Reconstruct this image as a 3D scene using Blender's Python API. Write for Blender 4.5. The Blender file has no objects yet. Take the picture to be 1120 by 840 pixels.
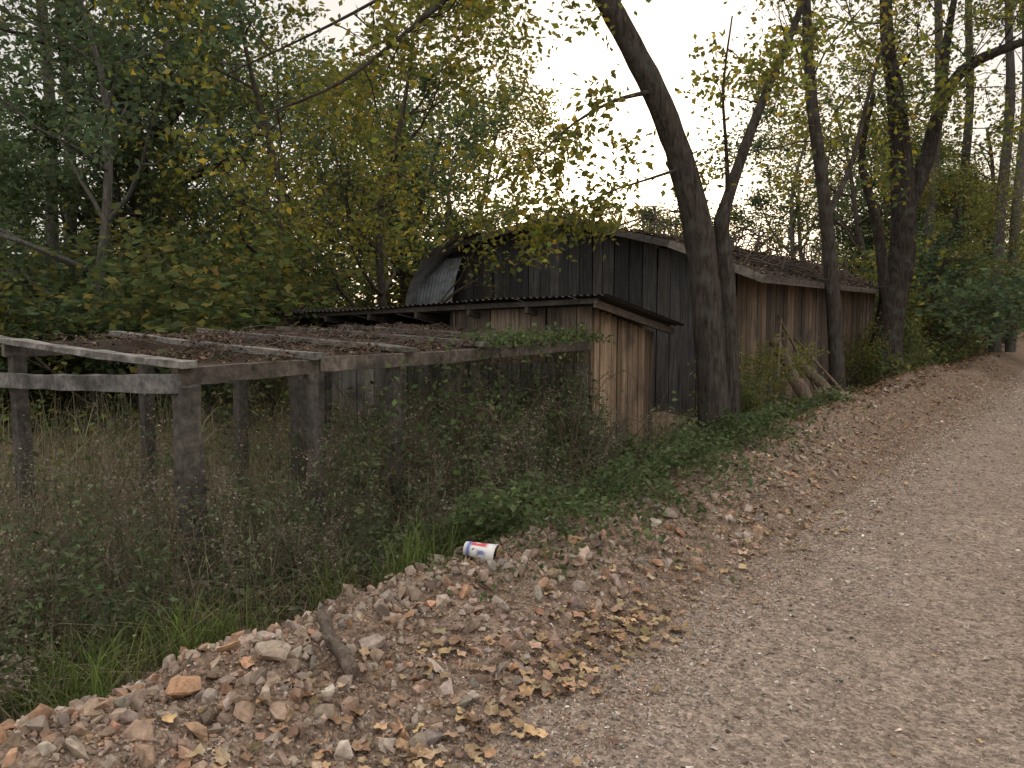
import bpy, bmesh, math, numpy as np
from mathutils import Vector
YAW=math.radians(36.0); CY,SY=math.cos(YAW),math.sin(YAW)
scene=bpy.context.scene
def R2W(x,y):   # road-aligned survey frame -> world
    return (CY*x+SY*y, -SY*x+CY*y)
def W2R(s,d):
    return (CY*s-SY*d, SY*s+CY*d)
rng=np.random.default_rng(7)

# ---------------------------------------------------------------- noise / terrain
def _h(ix,iy,seed):
    v=np.sin(ix*127.1+iy*311.7+seed*74.7)*43758.5453
    return v-np.floor(v)
def vn(x,y,seed=0):
    x=np.asarray(x,float); y=np.asarray(y,float)
    ix=np.floor(x); iy=np.floor(y); fx=x-ix; fy=y-iy
    fx=fx*fx*(3-2*fx); fy=fy*fy*(3-2*fy)
    a=_h(ix,iy,seed);b=_h(ix+1,iy,seed);c=_h(ix,iy+1,seed);d=_h(ix+1,iy+1,seed)
    return (a*(1-fx)+b*fx)*(1-fy)+(c*(1-fx)+d*fx)*fy-0.5
def fbm(x,y,seed=0,o=4):
    r=0;a=1.0
    for i in range(o):
        r=r+a*vn(x*2**i,y*2**i,seed+i*3); a*=.5
    return r
def ss(a,b,x):
    t=np.clip((np.asarray(x,float)-a)/(b-a),0,1); return t*t*(3-2*t)
def ground_h(x,y):
    x=np.asarray(x,float); y=np.asarray(y,float)
    g=(-0.12+0.22*ss(3,8,y)-0.15*ss(6,14,-x))
    side=ss(-2.5,-3.3,x)
    crest=(0.28+0.10*ss(5,10,y)+.03*ss(2.5,1,y))+0.12*vn(y*.9,y*0+3,5)
    cx=-2.62+0.25*vn(y*.5,y*0,9)
    berm=crest*np.exp(-((x-cx)/.60)**2)
    off=ss(-1.70,-2.3,x)
    h=g*side+berm+off*(0.10*fbm(x*1.7,y*1.7,1)+0.08*fbm(x*6,y*6,2,4))
    h=h+ss(3.2,4.5,x)*(.3+.1*fbm(x,y,8))
    inroad=ss(-1.85,-1.45,x)*(1-ss(3.2,3.5,x))
    return h-0.035*inroad
def road_h(x,y):
    return 0.014*fbm(np.asarray(x)*1.2,np.asarray(y)*.6,31,3)-0.025*np.exp(-((np.asarray(x)+.35)/.35)**2)+0.010+.012*fbm(np.asarray(x)*5,np.asarray(y)*5,33,2)*ss(-1.2,-1.6,x)
def surf_h(x,y):
    g=ground_h(x,y); r=np.where((np.asarray(x)>-1.8)&(np.asarray(x)<3.4),road_h(x,y),-9)
    return np.maximum(g,r)

# ---------------------------------------------------------------- mesh builder
def nrm(v): return v/np.maximum(np.linalg.norm(v,axis=-1,keepdims=True),1e-9)
class MB:
    def __init__(s): s.V=[];s.F=[];s.C=[];s.n=0
    def add(s,V,F,C):
        V=np.asarray(V,float).reshape(-1,3);F=np.asarray(F,int)
        C=np.asarray(C,float)
        if C.ndim==1: C=np.tile(C,(len(V),1))
        s.V.append(V);s.F.append(F+s.n);s.C.append(C);s.n+=len(V)
    def rep(s,T,TF,M,P,C):
        N=len(P);n=len(T)
        V=np.einsum('nj,kij->kni',T,M)+P[:,None,:]
        F=(TF[None]+(np.arange(N)*n)[:,None,None]).reshape(-1,TF.shape[1])
        s.add(V.reshape(-1,3),F,np.repeat(C,n,axis=0))
    def tube(s,pts,rad,k=7,col=(.1,.08,.06),cap=True,rough=0.0):
        pts=np.asarray(pts,float);rad=np.asarray(rad,float)*np.ones(len(pts));n=len(pts)
        t=np.zeros_like(pts);t[1:-1]=pts[2:]-pts[:-2];t[0]=pts[1]-pts[0];t[-1]=pts[-1]-pts[-2];t=nrm(t)
        ref=np.array([0,0,1.]) if abs(t[0][2])<.9 else np.array([1.,0,0])
        a=nrm(np.cross(t,ref));b=np.cross(t,a)
        an=np.linspace(0,2*np.pi,k,endpoint=False)
        rr=rad[:,None]*(1+rough*rng.normal(0,1,(n,k)))
        V=pts[:,None]+(np.cos(an)[None,:,None]*a[:,None]+np.sin(an)[None,:,None]*b[:,None])*rr[...,None]
        i=np.arange(n-1)[:,None]*k;j=np.arange(k)[None];j2=(j+1)%k
        F=np.stack([i+j,i+j2,i+k+j2,i+k+j],-1).reshape(-1,4)
        s.add(V,F,col)
        if cap:
            for e in (0,n-1):
                VV=np.vstack([V[e],pts[e][None]])
                s.add(VV,[[q,(q+1)%k,k] for q in range(k)],np.array(col)*1.6 if np.ndim(col)==1 else col[0])
    def beam(s,p0,p1,w,h,col,up=(0,0,1),roll=0.0,jit=.0):
        p0=np.array(p0,float);p1=np.array(p1,float);t=nrm(p1-p0)
        up=np.array(up,float)
        if abs(t@up)>.95: up=np.array([0,1.,0])
        a=nrm(np.cross(t,up));b=np.cross(a,t)
        if roll: a,b=a*math.cos(roll)+b*math.sin(roll),b*math.cos(roll)-a*math.sin(roll)
        V=[]
        for p in(p0,p1):
            for sx,sy in((-1,-1),(1,-1),(1,1),(-1,1)):
                V.append(p+a*sx*w/2+b*sy*h/2+rng.normal(0,jit,3))
        s.add(V,[[0,1,2,3],[7,6,5,4],[0,4,5,1],[1,5,6,2],[2,6,7,3],[3,7,4,0]],np.array(col))
    def wbeam(s,p0,p1,w,h,col,seg=10,jit=.003,roll=0):   # weathered beam: slightly bowed / worn cross-sections
        p0=np.array(p0,float);p1=np.array(p1,float);t=nrm(p1-p0);up=np.array([0,0,1.])
        if abs(t@up)>.95: up=np.array([0,1.,0])
        a=nrm(np.cross(t,up));b=np.cross(a,t);V=[];bow=rng.normal(0,.006,2);C=[]
        for i in range(seg+1):
            f=i/seg;p=p0+(p1-p0)*f+(a*bow[0]+b*bow[1])*math.sin(f*math.pi);tw=rng.normal(0,.01);cc=np.array(col)*rng.uniform(.8,1.15)
            for sx,sy in((-1,-1),(1,-1),(1,1),(-1,1)):
                V.append(p+a*(sx*w/2+tw*h*sy)+b*(sy*h/2-tw*w*sx)+rng.normal(0,jit*.5,3));C.append(cc)
        F=[[0,1,2,3],[4*seg+3,4*seg+2,4*seg+1,4*seg]]
        for i in range(seg):
            for j in range(4): F.append([4*i+j,4*(i+1)+j,4*(i+1)+(j+1)%4,4*i+(j+1)%4])
        s.add(V,F,np.array(C))
    def build(s,name,mat,parent=None,origin=(0,0,0),rot=False,smooth=False,bevel=0):
        V=np.vstack(s.V)-np.array(origin,float);C=np.vstack(s.C)
        me=bpy.data.meshes.new(name)
        me.vertices.add(len(V));me.vertices.foreach_set('co',V.astype(np.float32).ravel())
        L=np.concatenate([f.ravel() for f in s.F]);sz=np.concatenate([np.full(len(f),f.shape[1]) for f in s.F])
        st=np.concatenate([[0],np.cumsum(sz)[:-1]])
        me.loops.add(len(L));me.loops.foreach_set('vertex_index',L.astype(np.int32))
        me.polygons.add(len(sz));me.polygons.foreach_set('loop_start',st.astype(np.int32))
        me.update(calc_edges=True);me.validate()
        me.polygons.foreach_set('use_smooth',np.full(len(me.polygons),bool(smooth)))
        ca=me.color_attributes.new('Col','FLOAT_COLOR','POINT')
        ca.data.foreach_set('color',np.hstack([np.clip(C,0,1),np.ones((len(C),1))]).astype(np.float32).ravel())
        me.materials.append(mat)
        o=bpy.data.objects.new(name,me);scene.collection.objects.link(o)
        if parent: o.parent=parent
        else:
            if rot:
                w=R2W(origin[0],origin[1]);o.location=(w[0],w[1],origin[2]);o.rotation_euler=(0,0,-YAW)
            else: o.location=origin
        if bevel:
            b=o.modifiers.new('b','BEVEL');b.width=bevel;b.segments=2;b.limit_method='ANGLE'
        return o
def empty(name,origin=(0,0,0),rot=False):
    e=bpy.data.objects.new(name,None);scene.collection.objects.link(e);e.empty_display_size=.2
    if rot:
        w=R2W(origin[0],origin[1]);e.location=(w[0],w[1],origin[2]);e.rotation_euler=(0,0,-YAW)
    else:e.location=origin
    return e
def pick(pal,N,r=rng,j=.22,cj=.05):
    pal=np.array(pal);c=pal[r.integers(0,len(pal),N)]
    return np.clip(c*np.exp(r.normal(0,j,(N,1)))*(1+r.normal(0,cj,(N,3))),0.003,.9)

# ---------------------------------------------------------------- materials
def newmat(name):
    m=bpy.data.materials.new(name);m.use_nodes=True;nt=m.node_tree;nt.nodes.clear()
    return m,nt,nt.nodes.new('ShaderNodeOutputMaterial')
def N(nt,t,**k):
    n=nt.nodes.new(t)
    for a,b in k.items():
        if hasattr(n,a): setattr(n,a,b)
        else: n.inputs[a].default_value=b
    return n
def mat_leaf(name,trans):
    m,nt,out=newmat(name);L=nt.links.new
    at=N(nt,'ShaderNodeAttribute',attribute_name='Col')
    d=N(nt,'ShaderNodeBsdfDiffuse');t=N(nt,'ShaderNodeBsdfTranslucent');L(at.outputs['Color'],d.inputs[0])
    hs=N(nt,'ShaderNodeHueSaturation');hs.inputs['Saturation'].default_value=1.15;hs.inputs['Value'].default_value=1.3
    L(at.outputs['Color'],hs.inputs['Color']);L(hs.outputs[0],t.inputs[0])
    ms=N(nt,'ShaderNodeMixShader');ms.inputs[0].default_value=trans
    L(d.outputs[0],ms.inputs[1]);L(t.outputs[0],ms.inputs[2]);L(ms.outputs[0],out.inputs[0]);return m
def mat_attr(name,scale=(10,10,10),detail=4,lo=.6,hi=1.4,rough=.85,bump=.3,bdist=.01,spec=.2,metal=0,distort=0.,lichen=None,simple=False):
    m,nt,out=newmat(name);L=nt.links.new
    at=N(nt,'ShaderNodeAttribute',attribute_name='Col')
    if simple:
        p=N(nt,'ShaderNodeBsdfDiffuse')
    else:
        p=N(nt,'ShaderNodeBsdfPrincipled');p.inputs['Roughness'].default_value=rough
        p.inputs['Specular IOR Level'].default_value=spec;p.inputs['Metallic'].default_value=metal
    tc=N(nt,'ShaderNodeTexCoord');mp=N(nt,'ShaderNodeMapping');mp.inputs['Scale'].default_value=scale
    L(tc.outputs['Object'],mp.inputs[0])
    no=N(nt,'ShaderNodeTexNoise');no.inputs['Scale'].default_value=1;no.inputs['Detail'].default_value=detail
    no.inputs['Roughness'].default_value=.68;no.inputs['Distortion'].default_value=distort
    L(mp.outputs[0],no.inputs['Vector'])
    mr=N(nt,'ShaderNodeMapRange');mr.inputs[1].default_value=.3;mr.inputs[2].default_value=.7
    mr.inputs[3].default_value=lo;mr.inputs[4].default_value=hi
    L(no.outputs[0],mr.inputs[0])
    vm=N(nt,'ShaderNodeVectorMath',operation='SCALE');L(at.outputs['Color'],vm.inputs[0]);L(mr.outputs[0],vm.inputs['Scale'])
    colout=vm.outputs[0]
    if lichen:
        n2=N(nt,'ShaderNodeTexNoise');n2.inputs['Scale'].default_value=lichen[1];n2.inputs['Detail'].default_value=3
        L(tc.outputs['Object'],n2.inputs['Vector'])
        r2=N(nt,'ShaderNodeMapRange');r2.inputs[1].default_value=.50;r2.inputs[2].default_value=.68;r2.inputs[4].default_value=lichen[2]
        L(n2.outputs[0],r2.inputs[0])
        mx=N(nt,'ShaderNodeMix',data_type='RGBA');mx.inputs[7].default_value=(*lichen[0],1)
        L(r2.outputs[0],mx.inputs[0]);L(colout,mx.inputs[6]);colout=mx.outputs[2]
    L(colout,p.inputs[0])
    if bump:
        bp=N(nt,'ShaderNodeBump');bp.inputs['Strength'].default_value=bump;bp.inputs['Distance'].default_value=bdist
        L(no.outputs[0],bp.inputs['Height']);L(bp.outputs[0],p.inputs['Normal'])
    L(p.outputs[0],out.inputs[0]);return m
M_leaf=mat_leaf('leaf_mat',.45)
M_grass=mat_leaf('grass_mat',.3)
M_dead=mat_attr('dead_leaf_mat',scale=(40,40,40),detail=2,lo=.7,hi=1.25,bump=0,simple=True)
M_bark=mat_attr('bark_mat',scale=(28,28,5),detail=5,lo=.4,hi=1.6,bump=1.0,bdist=.035,distort=.6,lichen=((.13,.14,.12),6,.45),simple=True)
M_wood=mat_attr('weathered_wood_mat',scale=(45,45,2.2),detail=5,lo=.35,hi=1.5,rough=.9,bump=.6,bdist=.006,distort=.4,lichen=((.05,.046,.042),2.2,.7))
M_beam=mat_attr('weathered_beam_mat',scale=(22,22,22),detail=5,lo=.4,hi=1.5,rough=.9,bump=.8,bdist=.008,lichen=((.045,.042,.038),4,.75))
M_rock=mat_attr('rock_mat',scale=(35,35,35),detail=4,lo=.62,hi=1.3,bump=.7,bdist=.006,simple=True,lichen=((.24,.175,.13),9,.55))
M_metal=mat_attr('rusty_metal_mat',scale=(6,6,6),detail=5,lo=.6,hi=1.4,rough=.6,bump=.1,metal=.2,lichen=((.10,.055,.03),2.5,.6))
M_wire=mat_attr('wire_mat',lo=.8,hi=1.2,bump=0,simple=True)
M_paper=mat_attr('paper_mat',scale=(30,30,30),lo=.93,hi=1.04,rough=.5,bump=.05,spec=.4)

def soil_mat(name,c1,c2,c3,speck,s1=1.0):
    m,nt,out=newmat(name);L=nt.links.new
    p=N(nt,'ShaderNodeBsdfDiffuse');tc=N(nt,'ShaderNodeTexCoord')
    def noise(sc,det=5,ro=.65):
        n=N(nt,'ShaderNodeTexNoise');n.inputs['Scale'].default_value=sc;n.inputs['Detail'].default_value=det;n.inputs['Roughness'].default_value=ro
        L(tc.outputs['Object'],n.inputs['Vector']);return n
    a=noise(1.3*s1,4);b=noise(14*s1,5,.7);v=N(nt,'ShaderNodeTexVoronoi');v.inputs['Scale'].default_value=75
    v2=N(nt,'ShaderNodeTexVoronoi');v2.inputs['Scale'].default_value=33
    L(tc.outputs['Object'],v.inputs['Vector']);L(tc.outputs['Object'],v2.inputs['Vector'])
    r=N(nt,'ShaderNodeMapRange');r.inputs[1].default_value=.35;r.inputs[2].default_value=.65;L(a.outputs[0],r.inputs[0])
    m1=N(nt,'ShaderNodeMix',data_type='RGBA');m1.inputs[6].default_value=(*c1,1);m1.inputs[7].default_value=(*c2,1);L(r.outputs[0],m1.inputs[0])
    r2=N(nt,'ShaderNodeMapRange');r2.inputs[1].default_value=.4;r2.inputs[2].default_value=.75;r2.inputs[4].default_value=.8;L(b.outputs[0],r2.inputs[0])
    m2=N(nt,'ShaderNodeMix',data_type='RGBA');m2.inputs[7].default_value=(*c3,1);L(m1.outputs[2],m2.inputs[6]);L(r2.outputs[0],m2.inputs[0])
    sx=N(nt,'ShaderNodeSeparateColor');L(v.outputs['Color'],sx.inputs[0])
    r3=N(nt,'ShaderNodeMapRange');r3.inputs[3].default_value=1-speck;r3.inputs[4].default_value=1+speck;L(sx.outputs[0],r3.inputs[0])
    sx2=N(nt,'ShaderNodeSeparateColor');L(v2.outputs['Color'],sx2.inputs[0])
    r4=N(nt,'ShaderNodeMapRange');r4.inputs[3].default_value=1-speck*.6;r4.inputs[4].default_value=1+speck*.6;L(sx2.outputs[0],r4.inputs[0])
    mm=N(nt,'ShaderNodeMath',operation='MULTIPLY');L(r3.outputs[0],mm.inputs[0]);L(r4.outputs[0],mm.inputs[1])
    sc=N(nt,'ShaderNodeVectorMath',operation='SCALE');L(m2.outputs[2],sc.inputs[0]);L(mm.outputs[0],sc.inputs['Scale'])
    L(sc.outputs[0],p.inputs[0])
    ad=N(nt,'ShaderNodeMath',operation='MULTIPLY_ADD');ad.inputs[1].default_value=-.8;L(v.outputs['Distance'],ad.inputs[0]);L(b.outputs[0],ad.inputs[2])
    bp=N(nt,'ShaderNodeBump');bp.inputs['Strength'].default_value=.9;bp.inputs['Distance'].default_value=.014
    L(ad.outputs[0],bp.inputs['Height']);L(bp.outputs[0],p.inputs['Normal']);L(p.outputs[0],out.inputs[0]);return m
M_soil=soil_mat('soil_mat',(.235,.17,.125),(.28,.21,.158),(.15,.108,.08),.38)
M_road=soil_mat('dirt_road_mat',(.29,.228,.18),(.35,.278,.222),(.205,.16,.128),.38,.8)

# ---------------------------------------------------------------- ground + road
def axis(dense0,dense1,step,far0,far1,g=1.12):
    a=list(np.arange(dense0,dense1,step));s=step;x=dense0
    while x>far0: s*=g;x-=s;a.insert(0,x)
    s=step;x=a[-1]
    while x<far1: s*=g;x+=s;a.append(x)
    return np.array(a)
def sheet(xs,ys,fn,name,mat):
    X,Y=np.meshgrid(xs,ys);Z=fn(X,Y);nx=len(xs)
    i=np.arange(len(ys)-1)[:,None]*nx;j=np.arange(nx-1)[None]
    F=np.stack([i+j,i+j+1,i+nx+j+1,i+nx+j],-1).reshape(-1,4)
    b=MB();b.add(np.stack([X,Y,Z],-1).reshape(-1,3),F,(.2,.2,.2));return b.build(name,mat,rot=True,smooth=True)
sheet(axis(-4.2,-1.3,.03,-220,220),axis(0.5,9,.035,-160,260,1.06),ground_h,'ground',M_soil)
sheet(np.arange(-1.85,3.5,.06),axis(0,10,.06,-160,240,1.06),road_h,'dirt_road',M_road)

# ---------------------------------------------------------------- rocks
def rock_template(seed,n=14):
    r=np.random.default_rng(seed);bm=bmesh.new()
    P=nrm(r.normal(0,1,(n,3)))*np.array([1,r.uniform(.6,.85),r.uniform(.4,.65)])*r.uniform(.75,1.1,(n,1))
    for p in P: bm.verts.new(p)
    g=bmesh.ops.convex_hull(bm,input=bm.verts)
    bmesh.ops.delete(bm,geom=[x for x in g['geom_interior'] if isinstance(x,bmesh.types.BMVert)],context='VERTS')
    bmesh.ops.triangulate(bm,faces=bm.faces);bm.verts.index_update()
    V=np.array([v.co[:] for v in bm.verts]);F=np.array([[v.index for v in f.verts] for f in bm.faces]);bm.free();return V,F
def rotm(Nn,r,tilt=None):
    if tilt is None:
        q=nrm(r.normal(0,1,(Nn,4)))
    else:
        a=r.uniform(0,2*np.pi,Nn);t=np.abs(r.normal(0,tilt,Nn));b=r.uniform(0,2*np.pi,Nn)
        q1=np.stack([np.cos(a/2),0*a,0*a,np.sin(a/2)],1);q2=np.stack([np.cos(t/2),np.sin(t/2)*np.cos(b),np.sin(t/2)*np.sin(b),0*a],1)
        w1,x1,y1,z1=q2.T;w2,x2,y2,z2=q1.T
        q=np.stack([w1*w2-x1*x2-y1*y2-z1*z2,w1*x2+x1*w2+y1*z2-z1*y2,w1*y2-x1*z2+y1*w2+z1*x2,w1*z2+x1*y2-y1*x2+z1*w2],1)
    w,x,y,z=q.T
    return np.stack([np.stack([1-2*(y*y+z*z),2*(x*y-z*w),2*(x*z+y*w)],-1),np.stack([2*(x*y+z*w),1-2*(x*x+z*z),2*(y*z-x*w)],-1),np.stack([2*(x*z-y*w),2*(y*z+x*w),1-2*(x*x+y*y)],-1)],1)
T_big=[rock_template(i,11+i%4*3) for i in range(14)]
T_sml=[rock_template(100+i,8) for i in range(8)]
pal_rub=[(.35,.265,.205),(.40,.315,.25),(.34,.27,.215),(.31,.265,.225),(.39,.24,.155),(.25,.19,.15),(.38,.315,.26),(.35,.255,.185),(.44,.37,.31),(.36,.275,.215),(.33,.22,.155)]
pal_peb=[(.38,.32,.265),(.29,.25,.22),(.44,.375,.315),(.36,.28,.215),(.20,.18,.16),(.52,.47,.41),(.32,.255,.20)]
def stones(mb,x,y,size,T,pal,sink=.25,tilt=None,jit=.2):
    z=surf_h(x,y);n=len(x);w=rng.integers(0,len(T),n);C=pick(pal,n,j=jit,cj=.025)
    for k,(V,F) in enumerate(T):
        q=w==k;c=q.sum()
        if not c: continue
        M=rotm(c,rng,tilt)*size[q][:,None,None]
        P=np.stack([x[q],y[q],z[q]+size[q]*(.5-sink)],1)
        mb.rep(V,F,M,P,C[q])
def depthy(n,a,b,p=1.0):
    u=rng.uniform(0,1,n);return a*(b/a)**(u**p)
b=MB()
n=11000;y=depthy(n,1.0,26);x=-2.25+rng.normal(0,.44,n);k=(x<-1.35)&(x>-3.25);x=x[k];y=y[k]
thin=rng.uniform(0,1,len(x))<np.where(y>3.4,np.where(x<-2.65,.25,.9),1);x=x[thin];y=y[thin]
sz=np.clip(.008*rng.pareto(1.8,len(x))+.008,.007,.055);sz=np.where(x>-1.8,np.minimum(sz,.020),sz);stones(b,x,y,sz,T_big,pal_rub,.35)
n=22000;y=depthy(n,1.0,22);x=rng.uniform(-2.95,-1.3,n);sz=rng.uniform(.004,.013,n)*(1+.04*y);stones(b,x,y,sz,T_sml,pal_rub,.3)
n=620;y=rng.uniform(.9,4.0,n);x=-2.6+rng.normal(0,.25,n);sz=np.clip(rng.lognormal(-3.6,.42,n),.013,.058);stones(b,x,y,sz,T_big,pal_rub,.2)
n=220;y=rng.uniform(3.2,9,n);x=-2.25+rng.normal(0,.2,n);sz=np.clip(rng.lognormal(-3.4,.4,n),.02,.055);stones(b,x,y,sz,T_big,pal_rub,.3)
b.build('rubble',M_rock,rot=True)
b=MB()
n=32000;y=depthy(n,1.3,24);x=np.where(rng.uniform(0,1,n)<.5,-1.45+rng.normal(0,.3,n),rng.uniform(-1.6,1.4,n))
sz=np.clip(rng.lognormal(-5.2,.48,n),.003,.021)*(1+.05*y);stones(b,x,y,sz,T_sml,pal_peb,.30,.5,.3)
b.build('gravel',M_rock,rot=True)
def big_rock(wx,wy,size,col,seed,sc=(1,1,1)):
    V,F=rock_template(500+seed,15)
    bm=bmesh.new();vs=[bm.verts.new(v*np.array(sc)*size) for v in V]
    for f in F: bm.faces.new([vs[i] for i in f])
    bmesh.ops.bevel(bm,geom=bm.edges[:],offset=size*.05,segments=1,affect='EDGES')
    bmesh.ops.triangulate(bm,faces=bm.faces);bmesh.ops.subdivide_edges(bm,edges=bm.edges[:],cuts=1)
    bm.verts.index_update();r=np.random.default_rng(seed)
    V=np.array([v.co[:] for v in bm.verts]);V+=r.normal(0,size*.015,V.shape)
    rx,ry=W2R(wx,wy);z=float(surf_h(rx,ry));mb=MB();by={}
    for f in bm.faces: by.setdefault(len(f.verts),[]).append([v.index for v in f.verts])
    for kk,ff in by.items(): mb.add(V,ff,col)
    bm.free();return mb.build('rock',M_rock,origin=(0,0,0)),(wx,wy,z+size*.28)
for i,(wx,wy,s_,c) in enumerate([(-.90,2.92,.095,(.40,.325,.255)),(-1.14,2.70,.085,(.46,.28,.17)),(-1.08,3.25,.085,(.34,.27,.215)),(-.58,3.22,.08,(.35,.29,.24)),
      (-.05,3.65,.095,(.38,.32,.27)),(-1.62,2.78,.08,(.32,.27,.23)),(-.98,3.50,.065,(.40,.28,.20)),(-.42,3.55,.055,(.28,.22,.18)),(-1.38,3.15,.06,(.40,.25,.16)),(.42,4.3,.065,(.34,.28,.23)),(1.05,5.3,.09,(.3,.25,.2)),
      (-1.30,2.95,.07,(.37,.30,.24)),(-.75,3.45,.06,(.42,.35,.29)),(-.30,3.35,.05,(.33,.26,.21)),(.2,3.9,.055,(.36,.30,.25))]):
    o,l=big_rock(wx,wy,s_,c,i,(1,.85,.85));o.location=l;o.rotation_euler=(.2,.1,i*1.3)

# ---------------------------------------------------------------- fallen leaves
def lobed():
    ang=np.linspace(0,2*np.pi,14,endpoint=False);r=np.array([.45,.72,.66,.95,.72,.82,.6,.62,.6,.82,.72,.95,.66,.72])
    V=[[0,0,.0]]+[[math.sin(a)*q*.85,-math.cos(a)*q,.22*q*q+.16*math.sin(3*a)] for a,q in zip(ang,r)]
    return np.array(V),np.array([[0,1+i,1+(i+1)%14] for i in range(14)])
LV,LF=lobed()
pal_dead=[(.40,.27,.15),(.35,.235,.14),(.28,.19,.12),(.46,.33,.19),(.22,.15,.10),(.33,.24,.155),(.42,.32,.21)]
b=MB()
def flat(n,size,x,y,pal,zoff=.012,tilt=.35):
    z=surf_h(x,y)+zoff
    b.rep(LV,LF,rotm(n,rng,tilt)*size[:,None,None],np.stack([x,y,z],1),pick(pal,n))
n=230;y=depthy(n,1.6,6);x=-1.8+rng.normal(0,.17,n);flat(n,rng.uniform(.018,.045,n),x,y,pal_dead,.02)
n=110;y=rng.uniform(1.3,2.6,n);x=-1.9+rng.normal(0,.3,n);flat(n,rng.uniform(.025,.05,n),x,y,pal_dead,.025)
n=110;y=rng.uniform(2.6,3.6,n);x=-1.78+rng.normal(0,.13,n);flat(n,rng.uniform(.025,.045,n),x,y,pal_dead,.025)
n=1300;y=rng.uniform(5,24,n);x=-2.1+rng.normal(0,.4,n);k=x<-1.3;x=x[k];y=y[k];n=len(x);flat(n,rng.uniform(.015,.042,n),x,y,pal_dead,.015)
n=90;y=depthy(n,1.6,14);x=rng.uniform(-1.5,.4,n);flat(n,rng.uniform(.010,.025,n),x,y,pal_dead,.01,.15)
n=2500;y=rng.uniform(8,30,n);x=rng.uniform(-3.9,-2.4,n);flat(n,rng.uniform(.03,.05,n),x,y,[(.2,.13,.08),(.28,.18,.1),(.14,.1,.06)],.02,.5)
b.build('fallen_leaves',M_dead,rot=True)
b=MB()
for i in range(160):
    x=rng.uniform(-3.0,-1.7);y=depthy(1,1.3,12)[0];l=rng.uniform(.06,.35);a=rng.uniform(0,6.28);P=[]
    for t in np.linspace(0,1,5):
        xx=x+math.cos(a)*l*t+rng.normal(0,.008);yy=y+math.sin(a)*l*t+rng.normal(0,.008);P.append([xx,yy,float(surf_h(xx,yy))+.012+.01*math.sin(t*3)])
    b.tube(P,np.linspace(.004,.0015,5)*rng.uniform(.6,1.3),k=4,col=(.15,.115,.085),cap=False)
b.build('twigs',M_dead,rot=True)

# ---------------------------------------------------------------- leaf quads
def leaves(mb,C,size,pal,r,up=.5,droop=.2,jit=.22,asp=.3):
    n=len(C);al=r.normal(0,1,(n,3));al[:,2]=al[:,2]*.6-droop;al=nrm(al)
    nn=nrm(r.normal(0,1,(n,3))+np.array([0,0,up]));sd=nrm(np.cross(al,nn));L=(size*r.uniform(.6,1.3,n))[:,None]
    q=nrm(np.cross(sd,al))
    V=np.stack([C,C+.42*L*al+asp*L*sd+.06*L*q,C+L*al,C+.42*L*al-asp*L*sd+.06*L*q],1).reshape(-1,3)
    F=np.arange(4*n).reshape(n,4);mb.add(V,F,np.repeat(pick(pal,n,r,jit),4,axis=0))
def grow(mb,nodes,p,d,L,r,lvl,g,up=.08,spread=.8,wig=.18,kids=(3,5),col=(.10,.085,.07),nseg=5,ratio=.68):
    p=np.array(p,float);d=nrm(np.array(d,float));pts=[p.copy()];ds=[d]
    for i in range(nseg):
        d=nrm(d+g.normal(0,wig,3)+np.array([0,0,up]));p=p+d*L/nseg;pts.append(p.copy());ds.append(d)
    rad=np.linspace(r,max(r*.4,.003),nseg+1)
    mb.tube(pts,rad,k=7 if r>.05 else (5 if r>.02 else 3),col=col,cap=False)
    if lvl<=0:
        nodes.extend(pts[1:]);return
    k=g.integers(kids[0],kids[1]+1)
    for j in range(k):
        i=int(round(nseg*(.35+.65*(j+1)/k)));i=min(i,nseg)
        pr=nrm(np.cross(ds[i],g.normal(0,1,3)))
        grow(mb,nodes,pts[i],ds[i]+pr*spread*g.uniform(.7,1.3),L*ratio*g.uniform(.75,1.15),rad[i]*.62,lvl-1,g,up,spread,wig,kids,col,nseg,ratio)
def make_leaves(mb,nodes,per,sig,size,pal,g,up=.5,droop=.2,jit=.25):
    nd=np.array(nodes);C=np.repeat(nd,per,axis=0)+g.normal(0,sig,(len(nd)*per,3))*np.array([1,1,.75]);leaves(mb,C,size,pal,g,up,droop,jit)

pal_dark=[(.075,.105,.048),(.09,.12,.053),(.07,.095,.043),(.11,.135,.062)]
pal_blue=[(.092,.13,.075),(.108,.148,.08),(.08,.112,.066),(.128,.158,.08)]
pal_olive=[(.14,.152,.055),(.16,.162,.06),(.12,.135,.055),(.20,.175,.065)]
pal_yel=[(.21,.215,.055),(.26,.235,.06),(.17,.185,.055),(.32,.255,.065),(.15,.165,.055),(.12,.145,.05)]
def proto(seed,H,pal,lvl=3,per=16,sig=.22,size=.13,trunk_r=.14,col=(.09,.075,.06),spread=.85,first=.25,up=.05,lean=.05):
    g=np.random.default_rng(seed);tb=MB();nodes=[]
    pts=[np.array([0,0,-.2])];d=np.array([0,0,1.]);n=9
    for i in range(n):
        d=nrm(d+np.append(g.normal(0,lean*2,2),0.15));pts.append(pts[-1]+d*H*.85/n)
    rad=np.linspace(trunk_r,trunk_r*.25,n+1);rad[0]*=1.25
    tb.tube(pts,rad,k=9,col=col,cap=False)
    for i in range(1,n+1):
        f=i/n
        if f<first: continue
        for j in range(2 if f<.9 else 4):
            a=g.uniform(0,2*np.pi);dr=np.array([math.cos(a),math.sin(a),g.uniform(.15,.9)])
            grow(tb,nodes,pts[i],dr,H*(.30-.14*f)*g.uniform(.7,1.2),rad[i]*.55,lvl-1,g,up,spread,.2,(3,4),col,4)
    lb=MB();make_leaves(lb,nodes,per,sig,size,pal,g);return tb,lb
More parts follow.
